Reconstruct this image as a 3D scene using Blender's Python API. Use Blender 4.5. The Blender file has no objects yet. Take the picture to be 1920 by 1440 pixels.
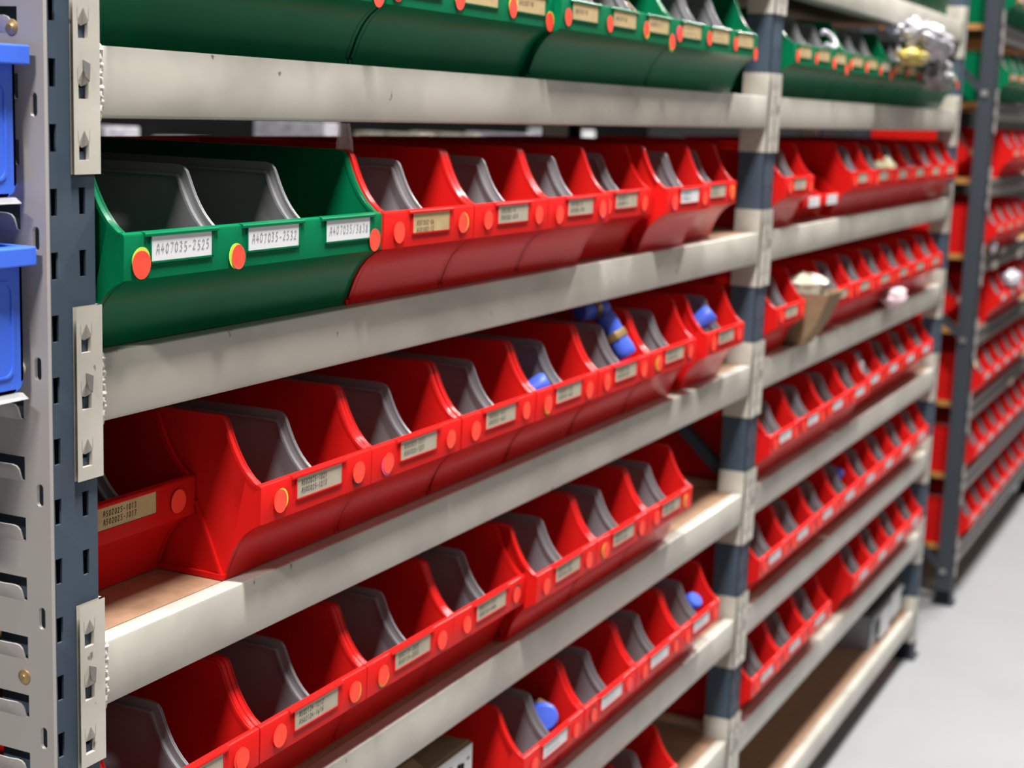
import bpy, math, random
from mathutils import Vector, Matrix

random.seed(7)
S = bpy.context.scene
COL = S.collection
Z0 = 1.62                      # eye height: rack heights below are measured from the camera's eye level

# ------------------------------------------------------------------ camera, light, exposure
cam_data = bpy.data.cameras.new('camera')
cam = bpy.data.objects.new('camera', cam_data)
COL.objects.link(cam)
FW = Vector((0.8875273, 0.4267604, -0.1736976))
RT = Vector((0.4388331, -0.8978323, 0.0363684))
UP = Vector((0.1404308, 0.1085022, 0.9841273))
cam.matrix_world = Matrix(((RT.x, UP.x, -FW.x, -1.0021), (RT.y, UP.y, -FW.y, -0.8613),
                           (RT.z, UP.z, -FW.z, Z0), (0, 0, 0, 1)))
cam_data.sensor_fit = 'HORIZONTAL'
cam_data.sensor_width = 36.0
cam_data.lens = 2939.3 / 1920 * 36
cam_data.clip_start = 0.02
cam_data.dof.use_dof = True
cam_data.dof.focus_distance = 1.40
cam_data.dof.aperture_fstop = (cam_data.lens / 1000) / 0.0085
S.camera = cam

w = bpy.data.worlds.new('hall_light')
S.world = w
w.use_nodes = True
bg = w.node_tree.nodes['Background']
bg.inputs['Color'].default_value = (1.0, 0.985, 0.96, 1)
bg.inputs['Strength'].default_value = 0.045


def ceiling_lamp(x, y, power, sx=0.18, sy=0.55, z=2.2):
    d = bpy.data.lights.new('ceiling_lamp', 'AREA')
    d.shape = 'RECTANGLE'
    d.size = sx
    d.size_y = sy
    d.energy = power
    d.color = (1.0, 0.98, 0.955)
    o = bpy.data.objects.new('ceiling_lamp', d)
    o.location = (x, y, Z0 + z)
    COL.objects.link(o)


for lx, lp in ((-2.7, 190), (-0.1, 205), (2.5, 190), (5.1, 190), (7.7, 180)):
    ceiling_lamp(lx, -0.57, lp)
ceiling_lamp(1.2, 2.0, 3)  # weak lamp added behind the rack to brighten the packages there
S.view_settings.view_transform = 'Standard'
S.view_settings.look = 'None'
S.view_settings.gamma = 1
S.view_settings.use_curve_mapping = False
S.view_settings.exposure = -0.28


# ------------------------------------------------------------------ materials
def mat(name, col, rough=0.5, specks=None, metal=0.0, spec=0.5, noise=None, bump=0.0, bump_scale=300, trans=0.0, alpha=1.0, streak=None):
    m = bpy.data.materials.new(name)
    m.use_nodes = True
    nt = m.node_tree
    b = nt.nodes['Principled BSDF']
    b.inputs['Base Color'].default_value = (*col, 1)
    b.inputs['Roughness'].default_value = rough
    b.inputs['Metallic'].default_value = metal
    b.inputs['Specular IOR Level'].default_value = spec
    b.inputs['Alpha'].default_value = alpha
    b.inputs['Transmission Weight'].default_value = trans
    tc = nt.nodes.new('ShaderNodeNewGeometry')
    if noise:
        col2, scale, lo, hi = noise
        mp = nt.nodes.new('ShaderNodeMapping')
        if streak:
            mp.inputs['Scale'].default_value = streak
        n = nt.nodes.new('ShaderNodeTexNoise')
        n.inputs['Scale'].default_value = scale
        n.inputs['Detail'].default_value = 6
        r = nt.nodes.new('ShaderNodeValToRGB')
        r.color_ramp.elements[0].position = lo
        r.color_ramp.elements[1].position = hi
        r.color_ramp.elements[0].color = (*col, 1)
        r.color_ramp.elements[1].color = (*col2, 1)
        nt.links.new(tc.outputs['Position'], mp.inputs['Vector'])
        nt.links.new(mp.outputs['Vector'], n.inputs['Vector'])
        nt.links.new(n.outputs['Fac'], r.inputs['Fac'])
        nt.links.new(r.outputs['Color'], b.inputs['Base Color'])
        if specks:                                      # small chips and scuffs of bare dark metal
            c3, sc3, st3, lo3, hi3 = specks
            mp3 = nt.nodes.new('ShaderNodeMapping')
            mp3.inputs['Scale'].default_value = st3
            n3 = nt.nodes.new('ShaderNodeTexNoise')
            n3.inputs['Scale'].default_value = sc3
            n3.inputs['Detail'].default_value = 3
            r3 = nt.nodes.new('ShaderNodeValToRGB')
            r3.color_ramp.elements[0].position = lo3
            r3.color_ramp.elements[1].position = hi3
            mx = nt.nodes.new('ShaderNodeMix')
            mx.data_type = 'RGBA'
            mx.inputs[7].default_value = (*c3, 1)
            nt.links.new(tc.outputs['Position'], mp3.inputs['Vector'])
            nt.links.new(mp3.outputs['Vector'], n3.inputs['Vector'])
            nt.links.new(n3.outputs['Fac'], r3.inputs['Fac'])
            nt.links.new(r3.outputs['Color'], mx.inputs[0])
            nt.links.new(r.outputs['Color'], mx.inputs[6])
            nt.links.new(mx.outputs[2], b.inputs['Base Color'])
    if bump:
        n2 = nt.nodes.new('ShaderNodeTexNoise')
        n2.inputs['Scale'].default_value = bump_scale
        bp = nt.nodes.new('ShaderNodeBump')
        bp.inputs['Strength'].default_value = bump
        bp.inputs['Distance'].default_value = 0.001
        nt.links.new(tc.outputs['Position'], n2.inputs['Vector'])
        nt.links.new(n2.outputs['Fac'], bp.inputs['Height'])
        nt.links.new(bp.outputs['Normal'], b.inputs['Normal'])
    return m


M = dict(
    red=mat('red_plastic', (0.60, 0.0105, 0.009), 0.26, spec=0.09, noise=((0.55, 0.012, 0.010), 9, 0.45, 0.7), bump=0.03, bump_scale=500),
    green=mat('green_plastic', (0.0015, 0.135, 0.053), 0.26, spec=0.06, noise=((0.002, 0.115, 0.045), 9, 0.45, 0.7), bump=0.03, bump_scale=500),
    grey=mat('grey_plastic', (0.21, 0.205, 0.215), 0.36),
    blue=mat('blue_plastic', (0.05, 0.15, 0.76), 0.34),
    cap=mat('blue_cap_plastic', (0.05, 0.11, 0.60), 0.45),
    cream=mat('cream_painted_steel', (0.53, 0.50, 0.435), 0.33, noise=((0.38, 0.355, 0.305), 6.0, 0.44, 0.74), streak=(1.2, 1, 1.6), bump=0.10, bump_scale=60, specks=((0.16, 0.14, 0.12), 60, (0.8, 1, 0.6), 0.70, 0.735)),
    dark=mat('blue_grey_painted_steel', (0.055, 0.078, 0.108), 0.5, spec=0.08, noise=((0.068, 0.088, 0.115), 12, 0.4, 0.7)),
    charcoal=mat('charcoal_painted_steel', (0.040, 0.047, 0.057), 0.5, spec=0.15),
    plate=mat('pale_grey_painted_steel', (0.37, 0.34, 0.322), 0.42, noise=((0.34, 0.31, 0.295), 14, 0.5, 0.75)),
    steel=mat('brushed_grey_steel', (0.23, 0.215, 0.20), 0.35, metal=0.6),
    zinc=mat('zinc_steel', (0.42, 0.41, 0.40), 0.4, metal=0.9),
    board=mat('chipboard', (0.40, 0.235, 0.145), 0.6, noise=((0.33, 0.19, 0.11), 60, 0.4, 0.65)),
    orange_board=mat('orange_brown_chipboard', (0.50, 0.24, 0.06), 0.6, noise=((0.40, 0.18, 0.04), 50, 0.4, 0.65)),
    floor=mat('pale_grey_painted_floor', (0.30, 0.306, 0.311), 0.4, noise=((0.28, 0.286, 0.291), 3.0, 0.4, 0.7)),
    joint=mat('pale_floor_joint', (0.36, 0.366, 0.371), 0.4),
    wall=mat('backdrop_shade_black', (0.008, 0.008, 0.008), 0.9, spec=0.05, noise=((0.012, 0.012, 0.012), 2.0, 0.4, 0.7)),  # black backdrop: darkness behind the shelf gap put into the colour
    rack_standin=mat('rack_standin_dark', (0.16, 0.155, 0.15), 0.8, noise=((0.12, 0.116, 0.112), 2.0, 0.4, 0.7)),
    beige=mat('beige_card', (0.42, 0.37, 0.28), 0.7, noise=((0.36, 0.31, 0.23), 40, 0.45, 0.75)),
    tan=mat('tan_card', (0.50, 0.36, 0.17), 0.7, noise=((0.40, 0.28, 0.13), 40, 0.45, 0.75)),
    white=mat('white_card', (0.66, 0.66, 0.68), 0.7),
    sticker=mat('fluorescent_red_paper', (1.0, 0.050, 0.022), 0.6, noise=((1.0, 0.065, 0.03), 70, 0.4, 0.6)),
    lime=mat('lime_paper', (0.55, 0.75, 0.06), 0.6),
    pink=mat('pink_paper', (0.95, 0.10, 0.30), 0.6),
    ink=mat('black_ink', (0.02, 0.018, 0.02), 0.7),
    pencil=mat('pencil_grey', (0.22, 0.20, 0.22), 0.7),
    brass=mat('brass', (0.50, 0.35, 0.16), 0.38, metal=0.7, noise=((0.38, 0.25, 0.11), 60, 0.4, 0.6)),
    carton=mat('brown_cardboard', (0.27, 0.18, 0.10), 0.8, noise=((0.22, 0.145, 0.08), 30, 0.4, 0.7)),
    film=mat('clear_film', (0.75, 0.74, 0.73), 0.25, alpha=0.32),
    bag=mat('white_polythene', (0.50, 0.49, 0.52), 0.4, noise=((0.34, 0.32, 0.39), 30, 0.45, 0.65)),
    yellow=mat('yellow_paper', (0.60, 0.47, 0.05), 0.6, noise=((0.50, 0.42, 0.22), 40, 0.4, 0.6)),
    greybag=mat('grey_polythene', (0.30, 0.30, 0.30), 0.4, noise=((0.18, 0.18, 0.18), 60, 0.45, 0.6)),
    tote=mat('grey_tote_plastic', (0.30, 0.32, 0.35), 0.5),
    offwhite=mat('off_white_plastic', (0.55, 0.52, 0.45), 0.5, noise=((0.30, 0.26, 0.18), 35, 0.42, 0.62)),
    cream_yellow=mat('cream_tape', (0.70, 0.66, 0.42), 0.5),
    pinkbag=mat('pinkish_polythene', (0.68, 0.55, 0.58), 0.4, noise=((0.50, 0.30, 0.33), 50, 0.45, 0.65)),
    navy=mat('navy_plastic', (0.02, 0.03, 0.14), 0.5),
    timber=mat('brown_timber', (0.24, 0.13, 0.08), 0.7),
    black=mat('black_rubber', (0.012, 0.012, 0.013), 0.7),
    weld=mat('weld_paint', (0.60, 0.57, 0.50), 0.28),
)


# ------------------------------------------------------------------ mesh building
class MB:
    def __init__(self):
        self.v, self.f = [], []

    def add(self, vs, fs):
        k = len(self.v)
        self.v += [tuple(p) for p in vs]
        self.f += [tuple(i + k for i in f) for f in fs]

    def box(self, x0, x1, y0, y1, z0, z1):
        self.add([(x0, y0, z0), (x1, y0, z0), (x1, y1, z0), (x0, y1, z0), (x0, y0, z1), (x1, y0, z1), (x1, y1, z1), (x0, y1, z1)],
                 [(0, 3, 2, 1), (4, 5, 6, 7), (0, 1, 5, 4), (1, 2, 6, 5), (2, 3, 7, 6), (3, 0, 4, 7)])

    def prism_x(self, poly, x0, x1):
        """closed (y,z) polygon, given counter-clockwise seen from -x side, swept along x"""
        n = len(poly)
        self.add([(x0, y, z) for y, z in poly] + [(x1, y, z) for y, z in poly],
                 [tuple(range(n))[::-1], tuple(range(n, 2 * n))] + [(i, (i + 1) % n, (i + 1) % n + n, i + n) for i in range(n)])

    def sheet_x(self, line, x0, x1, t):
        """open (y,z) polyline of thickness t (offset to its left) swept along x"""
        n = len(line)
        off = []
        for i in range(n):
            a = line[max(0, i - 1)]
            b = line[min(n - 1, i + 1)]
            dy, dz = b[0] - a[0], b[1] - a[1]
            L = math.hypot(dy, dz) or 1
            off.append((line[i][0] - dz / L * t, line[i][1] + dy / L * t))
        ring = list(line) + off[::-1]
        m = len(ring)
        vs = [(x0, y, z) for y, z in ring] + [(x1, y, z) for y, z in ring]
        fs = [(i, (i + 1) % m, (i + 1) % m + m, i + m) for i in range(m)]
        for i in range(n - 1):
            fs.append((i, m - 1 - i, m - 2 - i, i + 1))
            fs.append((i + m, i + 1 + m, m - 2 - i + m, m - 1 - i + m))
        self.add(vs, fs)

    def tube(self, a, b, r0, r1=None, n=20, caps=True):
        r1 = r0 if r1 is None else r1
        a, b = Vector(a), Vector(b)
        d = (b - a).normalized()
        u = d.cross(Vector((0, 0, 1)))
        if u.length < 1e-3:
            u = d.cross(Vector((1, 0, 0)))
        u.normalize()
        v = d.cross(u)
        vs = []
        for p, r in ((a, r0), (b, r1)):
            vs += [p + (u * math.cos(2 * math.pi * i / n) + v * math.sin(2 * math.pi * i / n)) * r for i in range(n)]
        fs = [(i, (i + 1) % n, (i + 1) % n + n, i + n) for i in range(n)]
        if caps:
            fs += [tuple(range(n))[::-1], tuple(range(n, 2 * n))]
        self.add(vs, fs)

    def lathe(self, a, d, prof, n=24):
        """profile of (distance along d, radius) about the axis through a"""
        a, d = Vector(a), Vector(d).normalized()
        u = d.cross(Vector((0, 0, 1)))
        if u.length < 1e-3:
            u = d.cross(Vector((1, 0, 0)))
        u.normalize()
        v = d.cross(u)
        vs = []
        for s, r in prof:
            vs += [a + d * s + (u * math.cos(2 * math.pi * i / n) + v * math.sin(2 * math.pi * i / n)) * r for i in range(n)]
        fs = []
        for k in range(len(prof) - 1):
            fs += [(k * n + i, k * n + (i + 1) % n, (k + 1) * n + (i + 1) % n, (k + 1) * n + i) for i in range(n)]
        fs += [tuple(range(n))[::-1], tuple(range((len(prof) - 1) * n, len(prof) * n))]
        self.add(vs, fs)

    def mesh(self, name, m, smooth=35, bevel=None):
        me = bpy.data.meshes.new(name)
        me.from_pydata(self.v, [], self.f)
        me.materials.append(M[m])
        me.validate()
        import bmesh
        bm = bmesh.new()
        bm.from_mesh(me)
        bmesh.ops.recalc_face_normals(bm, faces=bm.faces)
        if bevel:
            bmesh.ops.remove_doubles(bm, verts=bm.verts, dist=1e-6)
            es = [e for e in bm.edges if len(e.link_faces) == 2 and e.calc_face_angle(0) > 0.6]
            bmesh.ops.bevel(bm, geom=es, offset=bevel, segments=2, profile=0.5, affect='EDGES')
        bm.to_mesh(me)
        bm.free()
        if smooth:
            me.shade_smooth()
            me.set_sharp_from_angle(angle=math.radians(smooth))
        return me


def obj(name, me, parent=None, loc=(0, 0, 0), rot=(0, 0, 0), scale=(1, 1, 1), label=None):
    o = bpy.data.objects.new(name, me)
    COL.objects.link(o)
    if parent is not None:
        o.parent = parent
    o.location = loc
    o.rotation_euler = rot
    o.scale = scale
    if label:
        o['label'] = label
    return o


def tag(o, label, cat, group=None, kind=None):
    o['label'] = label
    o['category'] = cat
    if group:
        o['group'] = group
    if kind:
        o['kind'] = kind
    return o


def empty(name, loc, label, cat, group=None, rot=(0, 0, 0)):
    o = bpy.data.objects.new(name, None)
    o.empty_display_size = 0.05
    COL.objects.link(o)
    o.location = loc
    o.rotation_euler = rot
    return tag(o, label, cat, group, 'thing')


ORD = ['first', 'second', 'third', 'fourth', 'fifth', 'sixth', 'seventh', 'eighth', 'ninth', 'tenth']

# ------------------------------------------------------------------ setting
XE = 3.667                     # right end of the middle bay's shelves
mb = MB(); mb.box(-4, 9, -5, 3.2, -0.1, 0)
fl = obj('floor', mb.mesh('floor', 'floor', None)); fl['kind'] = 'structure'
mb = MB()
mb.box(2.2, 9, -1.30, -1.292, 0.0, 0.0008)
mb.box(4.36, 4.368, -3.0, -0.05, 0.0, 0.0008)
tr = obj('trim_1', mb.mesh('floor_joint_lines', 'joint', None)); tr['kind'] = 'structure'
mb = MB(); mb.box(-4, 9, 3.0, 3.15, 0, 4.4)
mb = MB(); mb.box(-4, 9, -2.25, -2.1, 0, 4.4)
wf = obj('unseen_rack_standin', mb.mesh('wall', 'rack_standin', None)); wf['kind'] = 'structure'  # unseen panel added in place of opposite racking, darkens reflections in the plastic
mb = MB(); mb.box(-4, 9, 3.0, 3.15, 0, 4.4)
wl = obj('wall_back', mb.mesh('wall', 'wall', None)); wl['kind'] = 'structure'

# ------------------------------------------------------------------ rack uprights
PW = 0.0615                    # post width
DEP = 0.45
SLOT0 = -0.0364


def slotted_plate(mb, x0, x1, cols, sw, zc, sh, zlo, zhi, y, t):
    """vertical plate in the xz plane with rows of tapered slots at heights zc in the columns cols"""
    xs = [x0]
    for c in cols:
        xs += [c - sw / 2, c + sw / 2]
    xs.append(x1)
    zs = [zlo]
    for z in zc:
        zs += [z - sh / 2, z + sh / 2]
    zs.append(zhi)
    nx, nz = len(xs), len(zs)
    vs = []
    for yy in (y, y + t):
        for j, z in enumerate(zs):
            for i, x in enumerate(xs):
                xx = x
                if 0 < i < nx - 1 and 0 < j < nz - 1:
                    s = 1 if i % 2 == 1 else -1
                    xx = x + (s * 0.0006 if j % 2 == 1 else 0.0)
                vs.append((xx, yy, z))
    N = nx * nz
    fs = []
    for j in range(nz - 1):
        for i in range(nx - 1):
            a, b, c, d = j * nx + i, j * nx + i + 1, (j + 1) * nx + i + 1, (j + 1) * nx + i
            if i % 2 == 1 and j % 2 == 1:
                for p, q in ((a, b), (b, c), (c, d), (d, a)):
                    fs.append((p, q, q + N, p + N))
            else:
                fs.append((a, b, c, d))
                fs.append((a + N, d + N, c + N, b + N))
    mb.add(vs, fs)


ZTOP = 0.66
zcs = [SLOT0 + 0.05 * k for k in range(13, -32, -1)][::-1]
mb = MB()
slotted_plate(mb, 0, PW, (0.0142, 0.0467), 0.0078, zcs, 0.0215, -Z0 + 0.006, ZTOP, 0, 0.002)
for xa, s_ in ((0, 1), (PW, -1)):                       # side and inward lip of the open channel
    for x1, x2, y1, y2 in ((0, 0.002, 0.002, 0.050), (0.002, 0.013, 0.048, 0.050)):
        p, q = sorted((xa + s_ * x1, xa + s_ * x2))
        mb.box(p, q, y1, y2, -Z0 + 0.006, ZTOP)
ME_POST = mb.mesh('post', 'dark', None)
mb = MB(); mb.box(-0.006, PW + 0.006, -0.012, 0.062, -Z0, -Z0 + 0.006)
mb.box(0.0, PW, -0.002, 0.05, -Z0 + 0.006, -Z0 + 0.05)
ME_FOOT = mb.mesh('foot_plate', 'charcoal', None)
mb = MB(); mb.tube((0, 0, 0), (0.008, 0, 0), 0.008, n=6)
mb.tube((-0.001, 0, 0), (0.0005, 0, 0), 0.011)
ME_BOLT = mb.mesh('bolt', 'zinc', 30)


def brace_mesh(dz, m):
    mb = MB()
    mb.prism_x([(0, -0.014), (0.40, dz - 0.014), (0.40, dz + 0.014), (0, 0.014)], 0, 0.003)
    mb.prism_x([(0, 0.012), (0.40, dz + 0.012), (0.40, dz + 0.015), (0, 0.015)], 0, 0.02)
    return mb.mesh('brace', m, None)


ME_BR = brace_mesh(0.36, 'dark')
ME_BRC = brace_mesh(0.36, 'charcoal')


def upright(x, label, dark_end=False):
    t = empty('rack_upright', (x, 0, Z0), label, 'rack upright', 'upright frames of the shelving')
    post = ME_POST
    if dark_end:
        post = ME_POST.copy()
        post.materials[0] = M['charcoal']
    obj('front_post', post, t)
    obj('rear_post', post, t, (PW, DEP, 0), (0, 0, math.pi))
    obj('foot_plate', ME_FOOT, t)
    obj('foot_plate', ME_FOOT, t, (0, DEP - 0.05, 0))
    for z in (0.10, -0.705, -1.5):
        b = obj('brace', ME_BRC if dark_end else ME_BR, t, (-0.0005 if dark_end else 0.02, 0.03, z))
        obj('bolt', ME_BOLT, b, (-0.008, 0.0, 0))
    return t


U = [-0.0645, 1.8305, XE + 0.003, 4.29, 6.16]
UL = ['blue-grey slotted upright beside the louvred end plate, cream brackets on its right', 'blue-grey upright between the near bay and the middle bay',
      'blue-grey upright ending the middle bay, standing on the pale floor', 'charcoal upright of the far rack, across a gap from the cream-beamed shelving',
      'charcoal upright closing the far end of the far rack']
for k in range(5):
    upright(U[k], UL[k], k > 2)

# ------------------------------------------------------------------ cross rails
BH = 0.058
RAIL = [(0.0022, 0), (0.0006, -0.0008), (0, -0.0024), (0, -BH + 0.003), (0.0009, -BH + 0.0009), (0.003, -BH), (0.04, -BH), (0.04, -0.0185), (0.0205, -0.0185), (0.0205, -0.001), (0.019, 0)]


def rail_mesh(L, m='cream'):
    mb = MB()
    mb.prism_x(RAIL, 0.0032, L - 0.0032)
    return mb.mesh('rail', m, 25)


def bracket_mesh(m='cream'):
    """left-hand bracket: front flange over the post, side flange along it; x=0 is the inner face of the post gap"""
    mb = MB()
    zc = [-0.0845, -0.0365, 0.0105]
    hh, dh = 0.0125, 0.0110
    slotted_plate(mb, -0.031, 0.0, (-0.0195,), 0.0125, [z + dh / 2 for z in zc], hh + dh, -0.102, 0.042, -0.0042, 0.0036)
    mb.box(-0.003, 0.0, -0.0006, 0.05, -0.102, 0.042)
    for z in zc:                                       # above each hole the plate is lanced inwards to a point
        zb, za = z + hh / 2, z + hh / 2 + dh
        xl, xr, xm = -0.0195 - 0.0069, -0.0195 + 0.0069, -0.0190
        y = -0.0042
        mb.add([(xl, y, zb), (xr, y, zb), (xm, y, za), (xm + 0.0008, y + 0.0030, zb - 0.0022), (xl, y, za), (xr, y, za),
                (xl, y + 0.0012, zb - 0.0004), (xr, y + 0.0012, zb - 0.0004), (xm + 0.0008, y + 0.0036, zb - 0.0030)],
               [(0, 3, 2), (3, 1, 2), (0, 2, 4), (1, 5, 2), (0, 6, 8, 3), (3, 8, 7, 1)])
    return mb.mesh('bracket', m, None)


def clip_mesh():
    mb = MB()
    mb.add([(-0.0205, -0.0044, -0.0125), (-0.0135, -0.0052, -0.0155), (-0.0150, -0.0056, -0.029), (-0.0195, -0.0052, -0.0255),
            (-0.0205, -0.0056, -0.0125), (-0.0135, -0.0064, -0.0155), (-0.0150, -0.0068, -0.029), (-0.0195, -0.0064, -0.0255)],
           [(0, 1, 2, 3), (4, 7, 6, 5), (0, 4, 5, 1), (1, 5, 6, 2), (2, 6, 7, 3), (3, 7, 4, 0)])
    return mb.mesh('locking_clip', 'zinc', None)


def weld_mesh():
    mb = MB()
    rng = random.Random(3)
    prof, n = [], 46                                    # an uneven run of weld along the joint
    for i in range(n):
        f = i / (n - 1)
        r = 0.0030 + 0.0011 * math.sin(i * 1.9) * math.sin(i * 0.43) + rng.uniform(-.0005, .0005) + (0.0016 if i in (2, 3, 4) else 0)
        prof.append((f * (BH + 0.004), max(0.0006, r * min(1, 6 * f, 6 * (1 - f)) ** 0.5), 0.0010 + 0.0012 * math.sin(i * 0.6) + rng.uniform(-.0004, .0004)))
    vs, fs = [], []
    for d_, r, ox in prof:
        vs += [(ox + r * math.cos(2 * math.pi * k / 12), r * 0.8 * math.sin(2 * math.pi * k / 12) + 0.0002, 0.002 - d_) for k in range(12)]
    for i in range(n - 1):
        fs += [(i * 12 + k, i * 12 + (k + 1) % 12, (i + 1) * 12 + (k + 1) % 12, (i + 1) * 12 + k) for k in range(12)]
    fs += [tuple(range(12))[::-1], tuple(range((n - 1) * 12, n * 12))]
    mb.add(vs, fs)
    return mb.mesh('weld_bead', 'weld', 60)


ME_BRK, ME_CLIP, ME_WELD = bracket_mesh(), clip_mesh(), weld_mesh()
ROW = ['top', 'second', 'third', 'fourth', 'fifth', 'sixth', 'seventh']
zA = 0.037
LV = {k: zA - 0.25 * (i - 1) for i, k in enumerate('OABCDEFG')}
SHELF_AT = {'O': 'above the top row of green bins', 'A': 'under the top row of green bins', 'B': 'under the first row below the green bins', 'C': 'under the second row below the green bins',
            'D': 'under the third row below the green bins', 'E': 'under the fourth row below the green bins', 'F': 'under the fifth row below the green bins', 'G': 'closest to the floor, under the lowest board'}


def cross_rail(x, L, z, label, me, rear=False):
    t = empty('cross_rail', (x, DEP if rear else 0, Z0 + z), label, 'shelf beam', 'cream shelf beams', (0, 0, math.pi) if rear else (0, 0, 0))
    o = obj('rail', me, t, (-L if rear else 0, 0, 0))
    a = obj('bracket', ME_BRK, t, (-L if rear else 0, 0, 0))
    if not rear:
        obj('locking_clip', ME_CLIP, a)
        obj('weld_bead', ME_WELD, t, (0.0032, 0, 0))
    obj('bracket', ME_BRK, t, (0 if rear else L, 0, 0), (0, 0, 0), (-1, 1, 1))


BAYS = [('near', 0.0, 1.8275), ('middle', 1.895, XE)]
for bn, xa, xb in BAYS:
    me = rail_mesh(xb - xa)
    mb = MB(); mb.box(0.004, xb - xa - 0.004, 0.021, DEP - 0.021, -0.0183, -0.0003)
    mbd = mb.mesh('board', 'board', None)
    for k, z in LV.items():
        cross_rail(xa, xb - xa, z, f'cream steel shelf beam of the {bn} bay {SHELF_AT[k]}', me)
        if k == 'A':
            cross_rail(xa, xb - xa, z, f'cream rear beam of the {bn} bay, behind the top row of green bins', me, True)
        tag(obj('shelf_board', mbd, None, (xa, 0, Z0 + z)), f'brown chipboard shelf of the {bn} bay {SHELF_AT[k]}', 'shelf', 'chipboard shelves', 'thing')

# ------------------------------------------------------------------ storage bins
BW, WW, H, D = 0.2025, 0.408, 0.163, 0.385
LIP = 0.1005
UNDER = [(0.0006, 0.062), (0.010, 0.0575), (0.019, 0.0505), (0.027, 0.0410), (0.034, 0.0285), (0.039, 0.0160), (0.0425, 0.0070), (0.044, 0.0)]
RIM = [(0.0055, 0.1012), (0.0115, 0.1052), (0.0170, 0.1108), (0.0225, 0.1175), (0.0275, 0.1252), (0.0320, 0.1335), (0.0360, 0.1422), (0.0392, 0.1505), (0.0418, 0.1570), (0.0445, 0.1608), (0.0485, 0.1627), (0.055, 0.163)]


def body_mesh(W, m, Hs=1.0, Dp=D):
    hz = lambda p: (p[0], p[1] * Hs)
    mb = MB()
    under, rim = [hz(p) for p in UNDER], [hz(p) for p in RIM]
    lip, h = LIP * Hs, H * Hs
    # front band with rounded lip, right across the bin
    band = [(0.0075, lip - 0.0030), (0.0070, lip - 0.0006), (0.0056, lip + 0.0004), (0.0024, lip), (0.0008, lip - 0.0010), (0.0, lip - 0.0028), (0.0005, under[0][1])]
    mb.sheet_x(band, 0.0005, W - 0.0005, 0.0026)
    # curved underside, floor, back wall
    mb.sheet_x([(0.0005, under[0][1])] + under[1:-1] + [(0.044, 0.0006), (0.046, 0.0002), (Dp - 0.003, 0.0002), (Dp, 0.003), (Dp, h)], 0.006, W - 0.006, 0.0026)
    side = [(0.003, lip - 0.001)] + rim + [(Dp, h), (Dp, 0.0006), (0.045, 0.0006)] + under[1:-1][::-1] + [(0.003, under[0][1])]
    gus = [(0.0012, lip - 0.001), (0.0055, lip), (0.0170, 0.1108 * Hs)] + [(0.030, 0.055 * Hs), (0.0405, 0.012 * Hs)] + under[1:-1][::-1] + [(0.0008, under[0][1])]
    for s in (0, 1):
        X = (lambda a: a) if s == 0 else (lambda a: W - a)
        mb.prism_x(side, X(0.0052), X(0.0080))
        mb.prism_x(gus, X(0.0008), X(0.0052))
        mb.sheet_x(rim + [(Dp, h)], min(X(0.0002), X(0.0086)), max(X(0.0002), X(0.0086)), -0.0030)
        a, b = sorted((X(0.0006), X(0.0076)))
        mb.box(a, b, 0.0445, Dp - 0.01, 0.0002, 0.0055)
        mb.prism_x([(0.046, 0.003), (0.049, 0.003), (0.080, 0.075 * Hs), (0.077, 0.075 * Hs)], X(0.0018), X(0.0052))
        mb.box(a, b, 0.24, 0.2425, 0.005, h - 0.003)
    mb.box(0.0, W, Dp - 0.003, Dp + 0.004, h - 0.0035, h)
    return mb.mesh('bin_shell', m, 30)


def divider_mesh(Hs=1.0):
    mb = MB()
    edge = [(0.0100, 0.0983), (0.0160, 0.1035), (0.0215, 0.1095), (0.0268, 0.1168), (0.0315, 0.1250), (0.0355, 0.1335), (0.0388, 0.1415), (0.0412, 0.1465), (0.0450, 0.1503), (0.0515, 0.1520)]
    edge = [(y, z * Hs) for y, z in edge]
    back = D - 0.012
    poly = edge + [(back, 0.152 * Hs), (back, 0.0035), (0.048, 0.0035), (0.045, 0.010), (0.037, 0.032), (0.028, 0.047), (0.012, 0.0605), (0.0075, 0.064), (0.0075, 0.09 * Hs)]
    mb.prism_x(poly, -0.0011, 0.0011)
    n = len(edge)
    ins = []                                            # raised bead running 10 mm inside the front edge
    for i, (y, z) in enumerate(edge):
        p, q = edge[max(0, i - 1)], edge[min(n - 1, i + 1)]
        dy, dz = q[0] - p[0], q[1] - p[1]
        L = math.hypot(dy, dz)
        ins.append((y + dz / L * 0.0105, z - dy / L * 0.0105))
    ins = [p for p in ins[:-1]] + [(0.066, 0.1415 * Hs), (back - 0.012, 0.1415 * Hs)]
    mb.sheet_x(ins, -0.0052, -0.0009, 0.0024)
    mb.sheet_x(edge + [(back, 0.152 * Hs)], -0.0017, 0.0017, -0.0012)
    return mb.mesh('divider', 'grey', 30)


CARD_X = (0.060, 0.142)


def card_mesh(m):
    mb = MB(); mb.box(0, 0.082, -0.0004, 0.0, 0.0760, 0.0968)
    return mb.mesh('label_card', m, None)


def holder_mesh(m):
    mb = MB()
    mb.prism_x([(0.004, 0.1012), (-0.0012, 0.1002), (-0.0020, 0.0990), (-0.0020, 0.0970), (-0.0008, 0.0966), (0.0, 0.0975)], -0.009, 0.091)
    mb.box(-0.0012, 0.0838, -0.0012, 0.0004, 0.0744, 0.0757)
    mb.box(-0.0014, 0.0, -0.0012, 0.0004, 0.0745, 0.0968)
    mb.box(0.0822, 0.0838, -0.0012, 0.0004, 0.0745, 0.0968)
    return mb.mesh('card_holder', m, None)


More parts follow.
